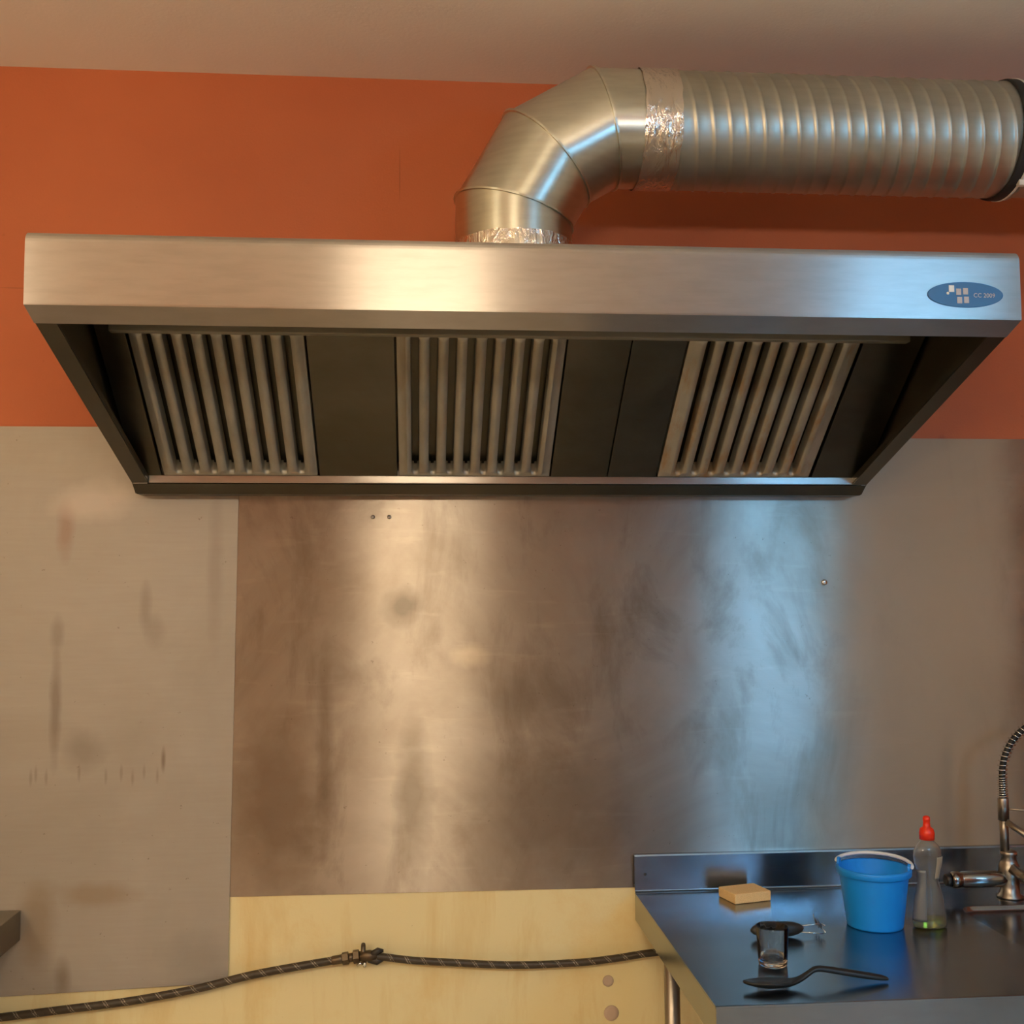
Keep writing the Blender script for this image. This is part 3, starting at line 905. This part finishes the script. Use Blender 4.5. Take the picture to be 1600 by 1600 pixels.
def wrap_label(a0, a1, z0, z1, mat):
    m = MB(); rows = []
    import bisect
    def rad(z):
        for (r0, q0), (r1, q1) in zip(prof[1:], prof[2:]):
            if q0 <= z <= q1: return r0 + (r1-r0)*(z-q0)/max(q1-q0, 1e-6)
        return .03
    for th in (.0006, .0012):
        pass
    F_, Bk = [], []
    NZ_, NA = 14, 10
    for i in range(NZ_+1):
        z = z0 + (z1-z0)*i/NZ_; f, b2 = [], []
        for j in range(NA+1):
            a = math.radians(a0 + (a1-a0)*j/NA)
            for lst, e in ((f,.0012), (b2,.0005)):
                rr_ = rad(z)+e
                lst.append(m.bm.verts.new((SX+rr_*math.cos(a), SY+rr_*.62*math.sin(a), E0+z)))
        F_.append(f); Bk.append(b2)
    for i in range(NZ_):
        for j in range(NA):
            m.face([F_[i][j], F_[i][j+1], F_[i+1][j+1], F_[i+1][j]], 0, True); m.face([Bk[i][j], Bk[i+1][j], Bk[i+1][j+1], Bk[i][j+1]], 0, True)
    loop = lambda G: [G[0][j] for j in range(NA+1)] + [G[i][NA] for i in range(1,NZ_+1)] + [G[NZ_][j] for j in range(NA-1,-1,-1)] + [G[i][0] for i in range(NZ_-1,0,-1)]
    a_, b_ = loop(F_), loop(Bk)
    for k in range(len(a_)):
        l = (k+1) % len(a_); m.face([a_[k], b_[k], b_[l], a_[l]])
    return m.build('label_film', mat, bt)
wrap_label(183, 246, .018, .140, M['label'])
wrap_label(292, 338, .118, .172, M['label_tan'])
# glass tumbler
GX, GY = .540, -.628
m = MB(); n = 14
outer = [(.001,0),(.028,0),(.0310,.002),(.0318,.008),(.0355,.083),(.0350,.0845)]
innr = [(.0338,.0845),(.0332,.082),(.0295,.018),(.027,.0135),(.001,.012)]
m.lathe([(r_,E0+z_) for r_, z_ in outer+innr], (GX,GY,0), n*3)
tumb = m.build('drinking_glass', M['glass'])
# pressed flutes: push alternate columns of the outer skin
for v in tumb.data.vertices:
    dx, dy = v.co.x-GX, v.co.y-GY; rr_ = math.hypot(dx, dy); z_ = v.co.z-E0
    if .006 < z_ < .084 and rr_ > .0300 + .0035*z_/.08:
        k = math.cos(math.atan2(dy, dx)*n); sc_ = 1 + .012*k
        v.co.x, v.co.y = GX+dx*sc_, GY+dy*sc_
tag(tumb, 'small clear fluted drinking glass, empty, standing on the counter', 'glass')
# wire masher lying on its side
ms = thing('wire_masher', (.61, -.44, E0), 'wire masher with a fat black oval handle lying behind the drinking glass', 'kitchen tool')
m = MB(); NR = 20; rings = []
for i in range(25):
    t = -1 + 2*i/24
    rr_ = max(.02, (1-abs(t)**2.6))**.5
    rings.append([(.612+.066*t, -.440+.0165*rr_*math.cos(2*PI*k/NR)+.002*t, E0+.0185+.0183*rr_*math.sin(2*PI*k/NR)) for k in range(NR)])
m.rings(rings); m.build('handle', M['black_plastic'], ms)
m = MB()
m.tube([(.668,-.438,E0+.024), (.70,-.437,E0+.026), (.722,-.436,E0+.028)], .0013, 8)
m.tube([(.668,-.444,E0+.012), (.70,-.446,E0+.009), (.722,-.447,E0+.0075)], .0013, 8)
zig = []
for i, (yy, zz) in enumerate(((-.447,.0075),(-.452,.012),(-.440,.020),(-.452,.028),(-.436,.028),(-.425,.012),(-.418,.030),(-.410,.010),(-.400,.030),(-.392,.012),(-.383,.032),(-.378,.036))):
    zig.append((.722+.004*(i % 2), yy, E0+zz))
m.tube(zig, .0013, 8)
m.build('wire_head', M['wire'], ms)
# black serving spoon
so = thing('serving_spoon', (.58, -.775, E0), 'black plastic serving spoon with a bent neck lying nearest the counter edge', 'spoon')
ctrl = [(.430,-.770,.0170,.003,.005), (.440,-.772,.0145,.012,.007), (.465,-.776,.0105,.022,.009), (.495,-.778,.0090,.024,.010), (.520,-.776,.0100,.020,.010), (.540,-.772,.0135,.012,.010), (.560,-.768,.0200,.0085,.0095), (.580,-.762,.0310,.0080,.0090), (.590,-.760,.0345,.0082,.0090), (.602,-.759,.0345,.0088,.0095), (.650,-.757,.0250,.0100,.0110), (.700,-.757,.0160,.0110,.0110), (.735,-.757,.0105,.0100,.0090), (.750,-.757,.0070,.0040,.0050)]
m = MB(); rings = []; NR = 14
for x, y, z, hw, ht in ctrl:
    ring = []
    for k in range(NR):
        a = 2*PI*k/NR
        yy = hw*math.cos(a); zz = ht*math.sin(a)*.9
        dish = .010*(yy/.024)**2 if x < .53 else 0      # hollow of the bowl
        ring.append((x, y+yy, E0+max(z-.0012, .0045)+zz*.75+dish))
    rings.append(ring)
m.rings(rings)
sm = m.build('bowl_and_handle', M['black_plastic'], None)
col.objects.unlink(sm); bpy.data.objects.remove(so); col.objects.link(sm)
sm.name = 'serving_spoon'
md = sm.modifiers.new('Subdivision', 'SUBSURF'); md.levels = md.render_levels = 2
tag(sm, 'black plastic serving spoon with a bent neck lying nearest the counter edge', 'spoon')

# ------------------------------------------------------------ worktable corner at the left edge
tb = thing('worktable', (-1.75, -.35, 0), 'dark steel worktable corner against the dull pale wall panel above the hose', 'table')
m = MB().box((-2.4, -.70, .820), (-1.290, -.010, .898), bev=.002); m.build('tabletop', M['table_dark'], tb)
for x, y in ((-2.33,-.63), (-2.33,-.08), (-1.42,-.63), (-1.42,-.08)):
    MB().box((x-.02,y-.02,0), (x+.02,y+.02,.822)).build('leg', M['table_dark'], tb)

# ------------------------------------------------------------ daylight through the window
wd = bpy.data.worlds.new('daylight'); sc.world = wd; wd.use_nodes = True
bg = wd.node_tree.nodes['Background']; bg.inputs[0].default_value = (.36,.62,1.0,1); bg.inputs[1].default_value = 2.2
pl = bpy.data.lights.new('window_portal', 'AREA'); pl.shape = 'RECTANGLE'; pl.size = wx1-wx0; pl.size_y = wz1-wz0
pl.cycles.is_portal = True
po = bpy.data.objects.new('window_portal', pl); col.objects.link(po)
po.location = ((wx0+wx1)/2, YB-.12, (wz0+wz1)/2); po.rotation_euler = (PI/2, 0, 0)   # faces +y, into the room

# ------------------------------------------------------------ camera
cd = bpy.data.cameras.new('camera'); co = bpy.data.objects.new('camera', cd); col.objects.link(co)
cd.sensor_width = 36; cd.lens = 1720.84/1600*36; cd.clip_start = .05
R_ = Vector((0.99661194,-0.08208258,-0.00520435)); U_ = Vector((-7.808e-04,-7.271605e-02,9.9735238e-01)); F_ = Vector((0.08224369,0.99396923,0.07253377))
co.matrix_world = Matrix(((R_.x,U_.x,-F_.x,-.23839),(R_.y,U_.y,-F_.y,-3.08183),(R_.z,U_.z,-F_.z,1.72771),(0,0,0,1)))
sc.camera = co
sc.view_settings.view_transform = 'Standard'; sc.view_settings.look = 'None'; sc.view_settings.gamma = 1
sc.view_settings.use_curve_mapping = False
sc.view_settings.exposure = -0.33
sc.cycles.use_denoising = True
sc.cycles.max_bounces = 10
sc.cycles.sample_clamp_indirect = 6
